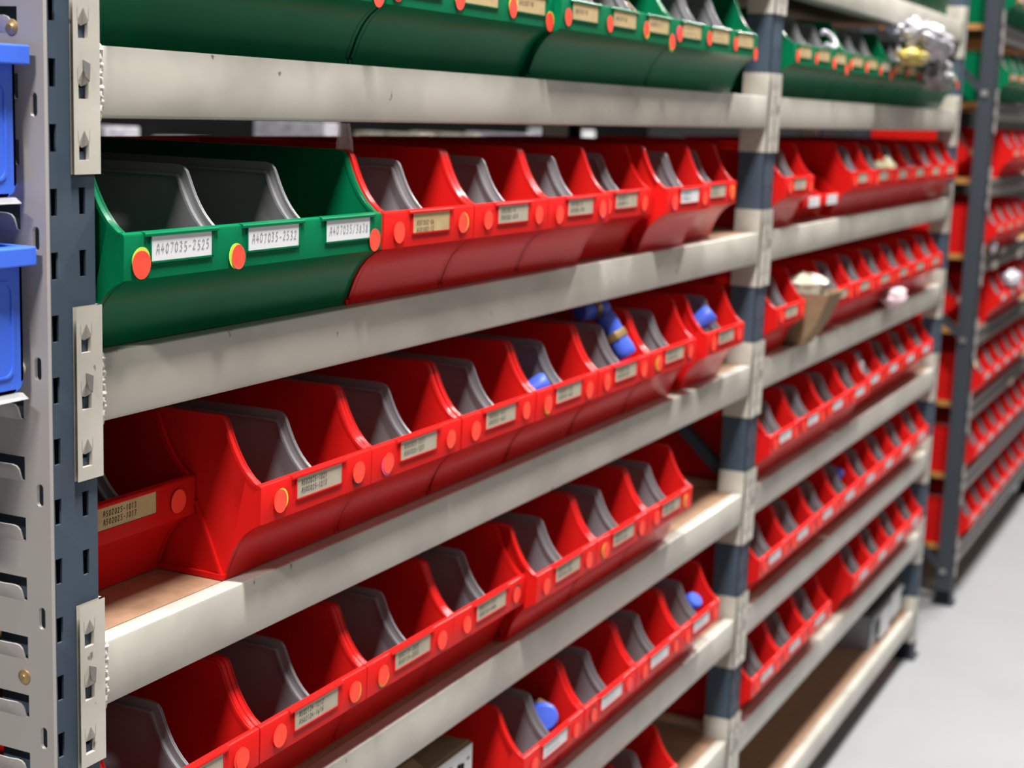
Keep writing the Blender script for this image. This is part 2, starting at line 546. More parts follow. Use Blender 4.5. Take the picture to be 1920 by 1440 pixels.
def dot_mesh(m, lift):
    mb = MB()
    n = 28
    rng = random.Random(lift)
    ring = []
    for i in range(n):
        a = 2 * math.pi * i / n
        r = 0.0115 * (1 + 0.02 * math.sin(3 * a + lift))
        ring.append((r * math.cos(a), r * math.sin(a)))
    bend = lambda x, z: -0.0002 - (max(0.0, -z - 0.004) ** 1.5) * (1.6 if lift > 1 else 0.3)
    vs = [(x, bend(x, z), z) for x, z in ring] + [(x, bend(x, z) - 0.00018, z) for x, z in ring]
    vs += [(x * 0.55, bend(x * .55, z * .55) - 0.00018, z * 0.55) for x, z in ring]
    fs = [(i, (i + 1) % n, (i + 1) % n + n, i + n) for i in range(n)]
    fs += [(i + n, (i + 1) % n + n, (i + 1) % n + 2 * n, i + 2 * n) for i in range(n)]
    fs += [tuple(range(n))[::-1], tuple(range(2 * n, 3 * n))]
    mb.add(vs, fs)
    return mb.mesh('dot_sticker', m, 60)


ME_BODY = {'red': body_mesh(BW, 'red'), 'green': body_mesh(BW, 'green'), 'wide': body_mesh(WW, 'green'), 'low': body_mesh(0.141, 'red', 0.56, 0.33)}
ME_DIV = divider_mesh()
ME_CARD = {k: card_mesh(k) for k in ('beige', 'tan', 'white')}
ME_HOLD = {k: holder_mesh(k) for k in ('red', 'green')}
ME_DOT = {'a': dot_mesh('sticker', 1), 'b': dot_mesh('sticker', 2), 'lime': dot_mesh('lime', 0.5), 'pink': dot_mesh('pink', 0.7), 'ink': dot_mesh('ink', 0.6)}

# handwriting: strokes on a 1 x 1.5 cell
GL = {'0': [[(.5, 1.5), (.12, 1.2), (.1, .4), (.45, 0), (.85, .35), (.88, 1.15), (.5, 1.5)]], '1': [[(.35, 1.2), (.55, 1.5), (.5, 0)]],
      '2': [[(.1, 1.2), (.4, 1.5), (.8, 1.3), (.7, .8), (.1, .05), (.9, .05)]], '3': [[(.1, 1.4), (.6, 1.5), (.8, 1.15), (.4, .8), (.85, .5), (.6, .02), (.1, .1)]],
      '4': [[(.5, 1.5), (.08, .55), (.95, .6)], [(.68, 1.0), (.62, 0)]], '5': [[(.85, 1.5), (.25, 1.45), (.2, .85), (.7, .85), (.85, .4), (.5, .02), (.1, .1)]],
      '6': [[(.75, 1.5), (.3, 1.0), (.12, .4), (.45, 0), (.85, .35), (.55, .75), (.15, .5)]], '7': [[(.1, 1.45), (.9, 1.45), (.4, 0)]],
      '8': [[(.5, .8), (.15, 1.15), (.5, 1.5), (.85, 1.15), (.5, .8), (.12, .35), (.5, 0), (.88, .35), (.5, .8)]], '9': [[(.85, 1.0), (.45, .8), (.15, 1.2), (.5, 1.5), (.85, 1.2), (.8, .6), (.6, 0)]],
      'A': [[(.02, 0), (.3, 1.2), (.55, 1.5), (.8, 1.2), (.95, 0)], [(.15, .6), (.85, .62)]], 'B': [[(.15, 0), (.2, 1.5), (.75, 1.35), (.7, .85), (.2, .8), (.85, .6), (.75, .05), (.15, 0)]],
      '-': [[(.15, .7), (.85, .75)]], '/': [[(.1, -.1), (.9, 1.6)]],
      'O': [[(.5, 1.5), (.1, 1.1), (.1, .4), (.5, 0), (.9, .4), (.9, 1.1), (.5, 1.5)]], 'R': [[(.1, 0), (.1, 1.5)], [(.1, 1.5), (.8, 1.4), (.8, .9), (.1, .75)], [(.4, .75), (.95, 0)]]}


def ribbons(mb, text, x, z, hgt, wd, y, adv=0.78, slope=0.0, seed=0, slant=0.12):
    rng = random.Random(seed)
    k = hgt / 1.5
    for ch in text:
        if ch != ' ':
            jx, jz = rng.uniform(-.06, .06), rng.uniform(-.10, .10)
            for st in GL[ch]:
                pts = [(x + (p[0] + jx + p[1] * slant) * k * 0.72, z + (p[1] + jz) * k) for p in st]
                for a, b in zip(pts, pts[1:]):
                    dx, dz = b[0] - a[0], b[1] - a[1]
                    L = math.hypot(dx, dz) or 1
                    ox, oz = -dz / L * wd / 2, dx / L * wd / 2
                    ex, ez = dx / L * wd * .35, dz / L * wd * .35
                    mb.add([(a[0] - ex - ox, y, a[1] - ez - oz), (b[0] + ex - ox, y, b[1] + ez - oz), (b[0] + ex + ox, y, b[1] + ez + oz), (a[0] - ex + ox, y, a[1] - ez + oz)], [(0, 1, 2, 3)])
        x += k * adv
        z += slope * k * adv


def writing_mesh(lines, m='ink', hgt=0.0052, x0=0.008, z0=0.0905, dz=0.0078, wd=0.00062, seed=0, adv=1.12):
    mb = MB()
    for i, t in enumerate(lines):
        ribbons(mb, t, x0, z0 - hgt / 2 - dz * i, hgt, wd, -0.00065, adv, 0.0, seed + i)
    return mb.mesh('handwriting', m, None)


mb = MB()
for i, L in enumerate((0.040, 0.046)):                 # illegible scrawl for the far cards
    z = 0.0895 - 0.0075 * i
    p = [(0.010 + L * j / 26, z + (0.0017 if j % 2 else -0.0013)) for j in range(27)]
    for a, b in zip(p, p[1:]):
        mb.add([(a[0], -0.00065, a[1] - .0003), (b[0], -0.00065, b[1] - .0003), (b[0], -0.00065, b[1] + .0003), (a[0], -0.00065, a[1] + .0003)], [(0, 1, 2, 3)])
ME_SCRAWL = mb.mesh('handwriting', 'ink', None)

rng = random.Random(11)


def dots(t, spots, fancy=True):
    for x, z in spots:
        x += rng.uniform(-.0025, .0025)
        z += rng.uniform(-.002, .002)
        r = rng.random()
        if fancy and r < 0.62:
            under = 'lime' if r < 0.36 else ('pink' if r < 0.46 else ('a' if r < 0.56 else 'ink'))
            a = rng.uniform(0, 6.28)
            obj('dot_sticker', ME_DOT[under], t, (x + 0.0024 * math.cos(a), -0.0007, z + 0.0030 * math.sin(a)), (0, rng.uniform(0, 6.28), 0),
                label={'lime': 'lime green dot sticker', 'pink': 'pink dot sticker', 'ink': 'black dot sticker'}.get(under))
        s = rng.uniform(0.94, 1.04)
        obj('dot_sticker', ME_DOT['b' if rng.random() < .4 else 'a'], t, (x, -0.0013, z), (0, rng.uniform(-.5, .5), 0), (s * rng.uniform(.9, 1), 1, s), label='fluorescent orange-red dot sticker')


def storage_bin(kind, x, Y, level, label, group, cards=None, card='beige', text=None, ink='ink', fancy=True, rz=0.0, divs=None, dot=True, **kw):
    t = empty('storage_bin', (x, Y, Z0 + level + 0.0004), label, 'storage bin', group, (0, 0, rz))
    obj('bin_shell', ME_BODY[kind], t)
    col = 'green' if kind in ('green', 'wide') else 'red'
    if kind == 'wide':
        dv = [WW / 3, 2 * WW / 3]
        cx = [0.034, 0.170, 0.300]
        ds = [(0.022, 0.0735), (0.156, 0.0735), (0.392, 0.0715)] if cards is None else cards
    elif kind == 'low':
        dv, cx, ds = [], [0.010], []
    else:
        dv, cx, ds = [BW / 2], [CARD_X[0]], [(0.032, 0.0805), (0.174, 0.0805)]
    for q in (dv if divs is None else divs):
        obj('divider', ME_DIV, t, (q, 0, 0))
    if kind == 'low':
        c = obj('label_card', ME_CARD[card], t, (0.030, -0.0012, -0.0425), (0, 0, 0))
        obj('handwriting', ME_SCRAWL, c)
    else:
        for i, q in enumerate(cx):
            h = obj('card_holder', ME_HOLD[col], t, (q, 0, 0))
            c = obj('label_card', ME_CARD[card if isinstance(card, str) else card[i]], t, (q, -0.0003, 0))
            if text and i < len(text) and text[i]:
                obj('handwriting', writing_mesh(text[i], ink, seed=hash_(text[i][0]), **kw), c)
            else:
                obj('handwriting', ME_SCRAWL, c)
    if dot:
        dots(t, ds, fancy)
    return t


def hash_(s):
    return sum(ord(c) * (i + 3) for i, c in enumerate(s))


# near bay, green bins on the top beam
gA = 'wide green bins in the top row of the near bay'
names = ['whose front is cut by the photo top, nearest the left upright', 'with one white card beside two tan cards', 'holding brass parts, third along the near top row', 'last in the near top row before the middle upright']
tA = [[None] * 3, [['A401007-12'], ['A401007-36'], ['A401007-48']], [['A401007-96'], ['A401007-60'], ['A401007-72']], [None, None, None]]
for k, (x, Y) in enumerate(((0.008, -0.02), (0.419, -0.02), (0.829, -0.03), (1.238, -0.03))):
    storage_bin('wide', x, Y, LV['A'], f'wide green bin {names[k]}', gA, card=('white', 'tan', 'tan') if k == 1 else 'tan', text=tA[k],
                cards=[(0.022, 0.079), (0.156, 0.079), (0.289, 0.077), (0.395, 0.068)], hgt=0.0058, z0=0.0865, adv=1.05)
# first row below: one wide green bin, six red bins
gB = 'red bins in the first row below the green bins, near bay'
storage_bin('wide', 0.0, -0.027, LV['B'], 'wide green bin with three white handwritten cards, beside the left slotted upright', 'wide green bins with grey dividers', card='white',
            text=[['A407035-2525'], ['A407035-2532'], ['A407035/3838']], ink='pencil', hgt=0.0082, z0=0.0862, x0=0.006, adv=1.12, wd=0.0007)
B = [(0.4065, -0.03, ['A501002-06', 'A501002-12'], 'red bin with a clear plastic bag in it, beside the wide green bin'),
     (0.611, -0.03, ['A501002-16', 'B501002-3018'], 'red bin second to the right of the white-carded green bin'),
     (0.815, -0.03, ['A501002-25', 'B501002-2502'], 'red bin third to the right of the white-carded green bin'),
     (1.0195, -0.013, ['A501002-32', 'A501002-36'], 'red bin set slightly back, fourth to the right of the white-carded green bin'),
     (1.243, -0.03, ['A501002-40', 'A501002-45'], 'red bin with a grey-white card, after the gap in the first red row'),
     (1.449, -0.006, ['A501002-50', 'A501002-60'], 'last red bin of the first red row before the middle upright')]
for k, (x, Y, tx, lb) in enumerate(B):
    storage_bin('red', x, Y, LV['B'], lb, gB, text=[tx], card='white' if k == 4 else ('tan' if k == 0 else 'beige'), z0=0.0865 if k == 0 else 0.0905)
# second row
gC = 'red bins in the second row below the green bins, near bay'
C = [(-0.002, 0.054, ['A502025-1013', 'A502025-1017'], 'red bin pushed back behind the left upright, second row below the green bins'),
     (0.1975, -0.025, ['A502025-1021', 'A502025-1213'], 'red bin standing forward of its set-back neighbour, its side in full view'),
     (0.4005, -0.025, ['A502025-1217', 'A502025-1221'], 'red bin with card reading A502025-1217, empty, with a torn dot sticker'),
     (0.607, -0.025, ['A502025-1617', 'A502025-1621'], 'red bin with card reading A502025-1617, just before the bin of blue caps'),
     (0.8135, -0.025, ['A502025-1622', 'A502025-1625'], 'red bin holding blue-capped fittings low in its left half, second red row'),
     (1.0205, -0.025, ['A502025-2016', 'A502025-2018'], 'red bin with blue-capped brass fittings heaped above its right half'),
     (1.227, -0.025, ['A502025-2022', 'A502025-2025'], 'empty red bin between the two bins of blue-capped fittings, second red row'),
     (1.482, -0.026, ['A502025-2525', 'A502025-3013'], 'red bin with one blue cap, beside the middle upright in the second red row')]
for k, (x, Y, tx, lb) in enumerate(C):
    storage_bin('red', x, Y, LV['C'], lb, gC, text=[tx], card='beige' if k else 'tan')
# third row
gD = 'red bins in the third row below the green bins, near bay'
Dr = [(0.012, -0.014, ['A502124-0808', 'A502124-1012'], 'red bin at the left end of the third red row, beside the left upright'),
      (0.2155, -0.014, ['A502124-1212', 'A502124-1616'], 'red bin with card reading A502124-1212'),
      (0.419, -0.014, ['A502124-2020', 'A502124-2525'], 'red bin with card reading A502124-2020'),
      (0.6215, -0.014, ['A502124-3232', 'A502185-0408'], 'red bin with card reading A502124-3232, set behind the bin to its right'),
      (0.826, -0.03, ['A502185-0810', 'A502185-1212'], 'red bin starting the forward group of three in the third red row'),
      (1.0315, -0.03, ['A502185-1616', 'A502185-2020'], 'middle red bin of the forward group of three in the third red row'),
      (1.237, -0.03, ['A502185-2525', 'A502185-3030'], 'last red bin of the third red row, next to an empty stretch of shelf')]
for x, Y, tx, lb in Dr:
    storage_bin('red', x, Y, LV['D'], lb, gD, text=[tx])
# fourth row
gE = 'red bins in the fourth row below the green bins, near bay'
E_ = [(0.10, -0.02, 'red bin at the left end of the fourth red row of the near bay'), (0.335, 0.03, 'red bin on the left of the brown carton with black print'),
      (0.808, -0.03, 'red bin with one large round blue cap, right of the printed carton'), (1.015, -0.03, 'red bin second to the right of the printed carton'),
      (1.221, -0.03, 'red bin third to the right of the printed carton'), (1.427, -0.03, 'last red bin of the fourth red row, beside the middle upright')]
for x, Y, lb in E_:
    storage_bin('red', x, Y, LV['E'], lb, gE, card='white')
# fifth row
for x, Y, lb in ((1.035, -0.03, 'red bin left of the lowest visible one in the near bay'), (1.245, -0.03, 'lowest visible red bin of the near bay, beside an empty dark stretch of shelf')):
    storage_bin('red', x, Y, LV['F'], lb, 'red bins in the fifth row below the green bins, near bay')

# middle bay
X2 = 1.906
for k in range(4):
    storage_bin('wide', X2 + 0.41 * k, -0.02, LV['A'], ['wide green bin with a white hook lying on it, just right of the middle upright', 'wide green bin with a brown timber strip laid over it', 'wide green bin in front of the timber strip end, left of the white polythene bag', 'wide green bin with a white polythene bag and grey bag heaped on it'][k],
                'wide green bins in the top row of the middle bay', card=('tan', 'tan', 'beige') if k else 'tan', cards=[(0.022, 0.079), (0.156, 0.079), (0.289, 0.074), (0.395, 0.068)], fancy=False)
for k in range(4):
    storage_bin('wide', X2 + 0.41 * k, -0.005, LV['O'], f'{ORD[k]} wide green bin from the left on the highest shelf of the middle bay', 'wide green bins on the highest shelf, middle bay', fancy=False)


def far_row(key, items, group, rowname, bay='middle bay', **kw):
    for k, it in enumerate(items):
        x, Y = it[0], it[1]
        lb = it[2] if len(it) > 2 else f'{ORD[k]} red bin from the left in the {rowname}, {bay}'
        storage_bin('red', x, Y, LV[key], lb, group, fancy=False, card=kw.get('card', 'beige'))


P2 = 0.2055
far_row('B', [(X2, -0.02, 'red bin between the middle upright and the two low bins, first red row')] +
        [(2.412 + P2 * k, -0.02) + ((f'{ORD[k - 1]} red bin after the two low bins in the first red row, middle bay',) if k else ('red bin directly right of the two low bins, its side showing',)) for k in range(6)],
        'red bins in the first row below the green bins, middle bay', 'first red row')
storage_bin('low', 2.118, 0.0, LV['B'], 'left one of two low narrow red bins with white cards, middle bay', 'low narrow red bins', card='white', dot=False)
storage_bin('low', 2.262, 0.0, LV['B'], 'right one of two low narrow red bins with white cards, middle bay', 'low narrow red bins', card='white', dot=False)
far_row('C', [(X2, -0.02, 'red bin just right of the middle upright, left of the brown paper sack')] + [(X2 + 0.40 + P2 * k, -0.02, f'{ORD[k]} red bin to the right of the brown paper sack') for k in range(6)],
        'red bins in the second row below the green bins, middle bay', 'second red row')
far_row('D', [(X2 + P2 * k, -0.025 if k < 4 else -0.012) for k in range(8)], 'red bins in the third row below the green bins, middle bay', 'third red row', card='white')
far_row('E', [(X2 + P2 * k, -0.02) if k != 3 else (X2 + P2 * k, -0.02, 'red bin with a blue cap standing up in it, fourth red row, middle bay') for k in range(8)], 'red bins in the fourth row below the green bins, middle bay', 'fourth red row', card='white')
far_row('F', [(X2 + P2 * k, -0.02) for k in range(3)] + [(2.524, 0.12, 'red bin pushed far back in the gap of the fifth red row, middle bay')] + [(2.735 + P2 * k, -0.02, f'{ORD[k]} red bin after the gap in the fifth red row, middle bay') for k in range(4)],
        'red bins in the fifth row below the green bins, middle bay', 'fifth red row', card='white')

# ------------------------------------------------------------------ far rack
LZ = {j: -0.177 - 0.25 * j for j in range(-2, 6)}
FX0, FX1 = 4.3545, 6.157
STEEL = [(0.0, 0.0), (0.0, -0.020), (0.007, -0.023), (0.007, -0.034), (-0.001, -0.036), (-0.001, -0.058), (0.03, -0.058), (0.03, -0.0185), (0.0205, -0.0185), (0.0205, 0)]
mb = MB(); mb.prism_x(STEEL, 0.0032, FX1 - FX0 - 0.0032)
ME_SR = mb.mesh('rail', 'steel', None)
ME_SBRK = ME_BRK.copy()
ME_SBRK.materials[0] = M['plate']
mb = MB(); mb.box(0.002, FX1 - FX0 - 0.002, 0.021, DEP, -0.0183, -0.0003)
ME_FB = mb.mesh('board', 'orange_board', None)
frow = ['highest', 'second', 'third', 'fourth', 'fifth', 'sixth', 'seventh', 'lowest']
for j, z in LZ.items():
    nm = frow[j + 2]
    t = empty('cross_rail', (FX0, 0, Z0 + z), f'grooved grey steel shelf beam, {nm} shelf of the far rack', 'shelf beam', 'grey steel beams of the far rack')
    obj('rail', ME_SR, t)
    obj('bracket', ME_SBRK, t)
    obj('bracket', ME_SBRK, t, (FX1 - FX0, 0, 0), (0, 0, 0), (-1, 1, 1))
    tag(obj('shelf_board', ME_FB, None, (FX0, 0, Z0 + z)), f'orange-brown chipboard on the {nm} shelf of the far rack', 'shelf', 'chipboard shelves of the far rack', 'thing')
    col = 'green' if j < 0 else 'red'
    n = {-2: 3, -1: 3, 0: 4, 1: 4, 2: 5, 3: 6, 4: 7, 5: 8}[j]
    for k in range(n):
        back = k == 0 and j in (0, 2)
        storage_bin(col, 4.368 + 0.206 * k, 0.085 if back else -0.03, z, f'{ORD[k]} {col} bin from the charcoal upright on the far rack\'s {nm} shelf' + (', pushed back' if back else ''),
                    f'{col} bins on the far rack', fancy=False, card='white' if j > 1 else 'beige')

# ------------------------------------------------------------------ louvred end plate with blue bins
XP = -0.075


def louvre_mesh():
    mb = MB()
    x0, x1 = -0.003, 0.0
    yl, yr = 0.0085, 0.40                                 # louvres run from yl back to yr
    p, hs = 0.0497, 0.0200
    zs = [0.0615 - p * k for k in range(-10, 32)]
    zlo, zhi = -Z0 + 0.02, 0.60
    ov = [-0.011 - 0.1016 * k for k in range(-5, 15)]
    # vertical strip in front of the louvres with oval slots
    ya, yb = -0.0142, 0.0085
    oy, ow, oh = -0.0068, 0.0068, 0.0185
    pts = [(zlo, None)]
    ovs = sorted(z for z in ov if zlo + .02 < z < zhi - .02)
    zprev = zlo
    for z in ovs:
        mb.box(x0, x1, ya, yb, zprev, z - oh / 2)
        n = 8                                             # rounded slot: left and right cheeks
        prof = [(oy - ow / 2 * math.cos(a), z - oh / 2 + ow / 2 + ow / 2 * math.sin(a)) for a in [-math.pi / 2 + math.pi / 2 * i / n for i in range(n + 1)]]
        prof2 = [(oy - ow / 2 * math.cos(a), z + oh / 2 - ow / 2 + ow / 2 * math.sin(a)) for a in [math.pi / 2 * i / n for i in range(n + 1)]]
        left = prof + prof2
        mb.prism_x([(ya, z - oh / 2)] + left + [(ya, z + oh / 2)], x0, x1)
        mb.prism_x([(yb, z - oh / 2)] + [(2 * oy - y, zz) for y, zz in left] + [(yb, z + oh / 2)], x0, x1)
        zprev = z + oh / 2
    mb.box(x0, x1, ya, yb, zprev, zhi)
    mb.box(x0, x1, yr, DEP + 0.01, zlo, zhi)
    # folded front edge
    mb.box(x0, x1 + 0.0008, ya - 0.003, ya, zlo, zhi)
    # land between the louvres, and the pressed-out tongues
    prev = zlo
    for z in sorted(zs):
        if z - hs < zlo or z + .03 > zhi:
            continue
        mb.box(x0, x1, yb, yr, prev, z - hs)
        # tongue: rises from z-hs to z-0.006, bulging outwards, its front end rounded off
        cols = [(yl + 0.0002, -hs + 0.0006), (yl + 0.0034, -hs + 0.0012), (yl + 0.0042, -0.0150), (yl + 0.0052, -0.0105), (yl + 0.0072, -0.0078), (yl + 0.0105, -0.0066), (yl + 0.018, -0.0062), (yr, -0.0062)]
        vs, fs = [], []
        m = 5
        for y, top in cols:
            for i in range(m):
                f = i / (m - 1)
                zz = z - hs + f * (top + hs)
                bulge = 0.0055 * math.sin(min(1, f * (top + hs) / (hs - 0.0062)) * math.pi / 2) * min(1, (y - yl) / 0.016)
                vs += [(x0 - bulge, y, zz), (x0 - bulge + 0.0016, y, zz)]
        w2 = 2 * m
        for c in range(len(cols) - 1):
            for i in range(m - 1):
                a = c * w2 + 2 * i
                fs += [(a, a + w2, a + w2 + 2, a + 2), (a + 1, a + 3, a + w2 + 3, a + w2 + 1)]
            a = c * w2 + 2 * (m - 1)
            fs.append((a, a + w2, a + w2 + 1, a + 1))
        for i in range(m - 1):
            fs.append((2 * i, 2 * i + 2, 2 * i + 3, 2 * i + 1))
        mb.add(vs, fs)
        prev = z
    mb.box(x0, x1, yb, yr, prev, zhi)
    return mb.mesh('louvred_sheet', 'plate', None)


t = empty('louvred_end_plate', (XP, 0, Z0), 'pale grey louvred steel plate on the rack end, blue bins hung on it', 'rack end plate')
obj('louvred_sheet', louvre_mesh(), t)
mb = MB(); mb.lathe((0, 0, 0), (-1, 0, 0), [(0, 0.0062), (0.0012, 0.006), (0.0018, 0.0045), (0.0024, 0.0028), (0.003, 0.0022)], 24)
ME_SCR = mb.mesh('screw', 'brass', 40)
for y, z in ((0.0135, 0.046), (0.0125, -0.470)):
    obj('screw', ME_SCR, t, (-0.003, y, z), label='brass screw head')
mb = MB(); mb.lathe((0, 0, 0), (-1, 0, 0), [(0, 0.0080), (0.002, 0.0080), (0.0022, 0.0055)], 24)
mb.tube((-0.002, 0, 0), (-0.0085, 0, 0), 0.0056, n=6)
obj('bolt', mb.mesh('bolt', 'plate', 40), t, (-0.003, 0.0135, -0.2165), label='pale hexagonal bolt head')


def rounded_rect(y0, y1, z0, z1, r, n=6):
    out = []
    for cy, cz, a0 in ((y1 - r, z1 - r, 0), (y0 + r, z1 - r, 90), (y0 + r, z0 + r, 180), (y1 - r, z0 + r, 270)):
        out += [(cy + r * math.cos(math.radians(a0 + 90 * i / n)), cz + r * math.sin(math.radians(a0 + 90 * i / n))) for i in range(n + 1)]
    return out


def blue_bin(y, z, label):
    """hung on the louvres: back at x=0, mouth and nose towards -x, width along y; origin at the top front edge of the rim"""
    t = empty('hanging_bin', (XP - 0.014, y, Z0 + z), label, 'hanging bin', 'blue bins on the louvred plate')
    mb = MB()
    Wd, Hh, Dp, th = 0.098, 0.113, 0.15, 0.0025
    # side walls with rounded lower corners, seen from the aisle
    def side(y0, y1):
        poly = [(-0.0, -0.012), (0.0, -Hh + 0.010), (-0.003, -Hh + 0.003), (-0.010, -Hh), (-Dp + 0.012, -Hh), (-Dp + 0.003, -Hh + 0.004), (-Dp, -Hh + 0.012), (-Dp, -0.045), (-0.06, -0.012)]
        n = len(poly)
        mb.add([(a, y0, b) for a, b in poly] + [(a, y1, b) for a, b in poly], [tuple(range(n)), tuple(range(n, 2 * n))[::-1]] + [(i, i + n, (i + 1) % n + n, (i + 1) % n) for i in range(n)])
    side(0.013, 0.013 + th)
    side(0.013 + Wd - th, 0.013 + Wd)
    mb.box(-th, 0, 0.013, 0.013 + Wd, -Hh + 0.008, -0.012)
    mb.box(-Dp, -Dp + th, 0.013, 0.013 + Wd, -Hh + 0.010, -0.045)
    mb.box(-Dp + 0.008, -0.008, 0.013, 0.013 + Wd, -Hh, -Hh + th)
    shell = obj('bin_shell', mb.mesh('bin_shell', 'blue', 30, None), t)
    mb = MB()
    mb.box(-0.062, 0.003, 0.0, 0.0135, -0.0145, 0.0)
    mb.box(-0.062, 0.003, 0.013 + Wd - 0.0005, 0.026 + Wd, -0.0145, 0.0)
    mb.box(0.0, 0.003, 0.0135, 0.013 + Wd, -0.0145, 0.0)
    obj('rim', mb.mesh('rim', 'blue', None, 0.0012), t)
    mb = MB()
    ring = [(a, b) for a, b in rounded_rect(-Dp + 0.016, -0.010, -Hh + 0.012, -0.026, 0.008)]
    n = len(ring)
    inner = [(-Dp / 2 + (a + Dp / 2) * 0.965, -0.069 + (b + 0.069) * 0.95) for a, b in ring]
    mb.add([(a, 0.0130, b) for a, b in ring] + [(a, 0.0120, b) for a, b in ring] + [(a, 0.0120, b) for a, b in inner] + [(a, 0.0130, b) for a, b in inner],
           [(i + k * n, (i + 1) % n + k * n, (i + 1) % n + (k + 1) * n, i + (k + 1) * n) for k in range(3) for i in range(n)])
    obj('embossed_border', mb.mesh('embossed_border', 'blue', 40), t)
    mb = MB()
    mb.prism_x([(0.010, -Hh - 0.0005), (0.013 + Wd, -Hh - 0.0005), (0.013 + Wd, -Hh - 0.0030), (0.004, -Hh - 0.0045)], -0.11, -0.004)
    obj('clear_foot', mb.mesh('clear_foot', 'film', None), t, label='clear plastic foot lip')
    return t


blue_bin(-0.0115, 0.0325, 'upper blue bin hung on the louvred plate')
blue_bin(-0.0150, -0.1175, 'lower blue bin hung on the louvred plate, under the other blue bin')

# ------------------------------------------------------------------ loose contents
mb = MB(); mb.lathe((0, 0, 0), (0, 0, 1), [(0, 0.0150), (0.018, 0.0162), (0.0255, 0.0156), (0.029, 0.0128), (0.0296, 0.0)], 28)
ME_CAP = mb.mesh('cap', 'cap', 40)
mb = MB(); mb.tube((0, 0, -0.014), (0, 0, 0.014), 0.0125, n=24)
ME_BB = mb.mesh('brass_body', 'brass', 40)
mb = MB(); mb.tube((0, 0, -0.0062), (0, 0, 0.0062), 0.0195, n=6)
ME_HEX = mb.mesh('hex_nut', 'brass', 30, 0.001)


def fitting(x, y, z, rot, label, s=1.0):
    t = empty('pipe_fitting', (x, y, Z0 + z), label, 'pipe fitting', 'blue-capped pipe fittings', rot)
    t.scale = (s, s, s)
    obj('brass_body', ME_BB, t)
    obj('hex_nut', ME_HEX, t)
    obj('cap', ME_CAP, t, (0, 0, 0.0066))
    obj('cap', ME_CAP, t, (0, 0, -0.0066), (math.pi, 0, 0))
    return t


R = math.radians
fitting(0.868, 0.016, LV['C'] + 0.086, (R(58), 0, R(30)), 'blue-capped fitting nearest the front of its bin, left of the grey divider, second red row', 0.95)
fitting(0.866, 0.080, LV['C'] + 0.084, (R(75), 0, R(-10)), 'blue-capped fitting lying behind another one, left of the divider', 0.95)
fitting(1.170, 0.013, LV['C'] + 0.131, (R(-32), R(-10), 0), 'blue-capped fitting with brass hex standing up at the front of the heaped bin')
fitting(1.166, 0.052, LV['C'] + 0.166, (R(90), R(0), R(80)), 'blue-capped fitting on top of the heap, tipped on its side', 0.95)
fitting(1.525, 0.010, LV['C'] + 0.108, (R(45), R(12), R(10)), 'blue-capped fitting leaning beside the divider, next to the middle upright')
fitting(0.958, 0.018, LV['E'] + 0.100, (R(72), 0, R(-55)), 'blue-capped fitting with its round cap facing out, right of the printed carton', 1.3)
fitting(1.575, 0.018, LV['E'] + 0.088, (R(45), 0, R(-20)), 'blue-capped fitting mostly hidden behind a divider, near the middle upright, fourth red row')
fitting(2.675, 0.036, LV['E'] + 0.098, (R(15), R(20), 0), 'blue-capped fitting standing upright in a middle bay bin')

# brass pieces in the third green bin
rb = random.Random(5)
for k, (x, y, z, r) in enumerate(((0.995, 0.05, 0.105, 0.026), (1.045, 0.075, 0.10, 0.030), (1.13, 0.08, 0.125, 0.034), (1.17, 0.05, 0.10, 0.028))):
    t = empty('brass_coupling', (x, y, Z0 + LV['A'] + z), ['brass coupling left of the middle dividers in the third green bin', 'brass coupling behind the first one in the third green bin', 'largest brass coupling at the back right of the third green bin', 'brass coupling at the front right of the third green bin'][k],
              'brass coupling', 'brass couplings', (R(70 + 10 * k), R(20 * k), R(40 * k)))
    mb = MB(); mb.lathe((0, 0, -r), (0, 0, 1), [(0, r * .55), (0, r * .8), (r * .5, r * .85), (r * .55, r), (r * 1.3, r), (r * 1.35, r * .8), (r * 2, r * .78), (r * 2, r * .5)], 28)
    obj('body', mb.mesh('body', 'brass', 30), t)
mb = MB(); mb.box(-0.055, 0.055, -0.02, 0.02, -0.003, 0.003)
tag(obj('card_slip', mb.mesh('card_slip', 'carton', None), None, (1.180, 0.028, Z0 + LV['A'] + 0.098), (R(-25), R(10), R(8))), 'brown card slip lying over the front of the third green bin', 'card slip')


def crumple(name, m, nu, nv, size, seed, amp=0.22, flat=1.0):
    """a closed crumpled lump of film"""
    mb = MB()
    r_ = random.Random(seed)
    ph = [(r_.uniform(0, 6.28), r_.uniform(0, 6.28), r_.randint(2, 6), r_.randint(2, 5)) for _ in range(7)]
    vs, fs = [], []
    for j in range(1, nv):
        th = math.pi * j / nv
        for i in range(nu):
            fi = 2 * math.pi * i / nu
            d = 1 + sum(amp / (1 + k * .35) * abs(math.sin(a * fi + p) * math.cos(b * th + q)) for k, (p, q, a, b) in enumerate(ph)) - amp * 1.4 + r_.uniform(-.05, .05)
            vs.append((size[0] * d * math.sin(th) * math.cos(fi), size[1] * d * math.sin(th) * math.sin(fi), size[2] * d * math.cos(th) * (flat if math.cos(th) < 0 else 1)))
    k = len(vs)
    vs += [(0, 0, size[2]), (0, 0, -size[2] * flat)]
    for j in range(nv - 2):
        for i in range(nu):
            fs.append((j * nu + i, j * nu + (i + 1) % nu, (j + 1) * nu + (i + 1) % nu, (j + 1) * nu + i))
    for i in range(nu):
        fs.append((k, (i + 1) % nu, i))
        fs.append((k + 1, (nv - 2) * nu + i, (nv - 2) * nu + (i + 1) % nu))
    mb.add(vs, fs)
    return mb.mesh(name, m, 25)


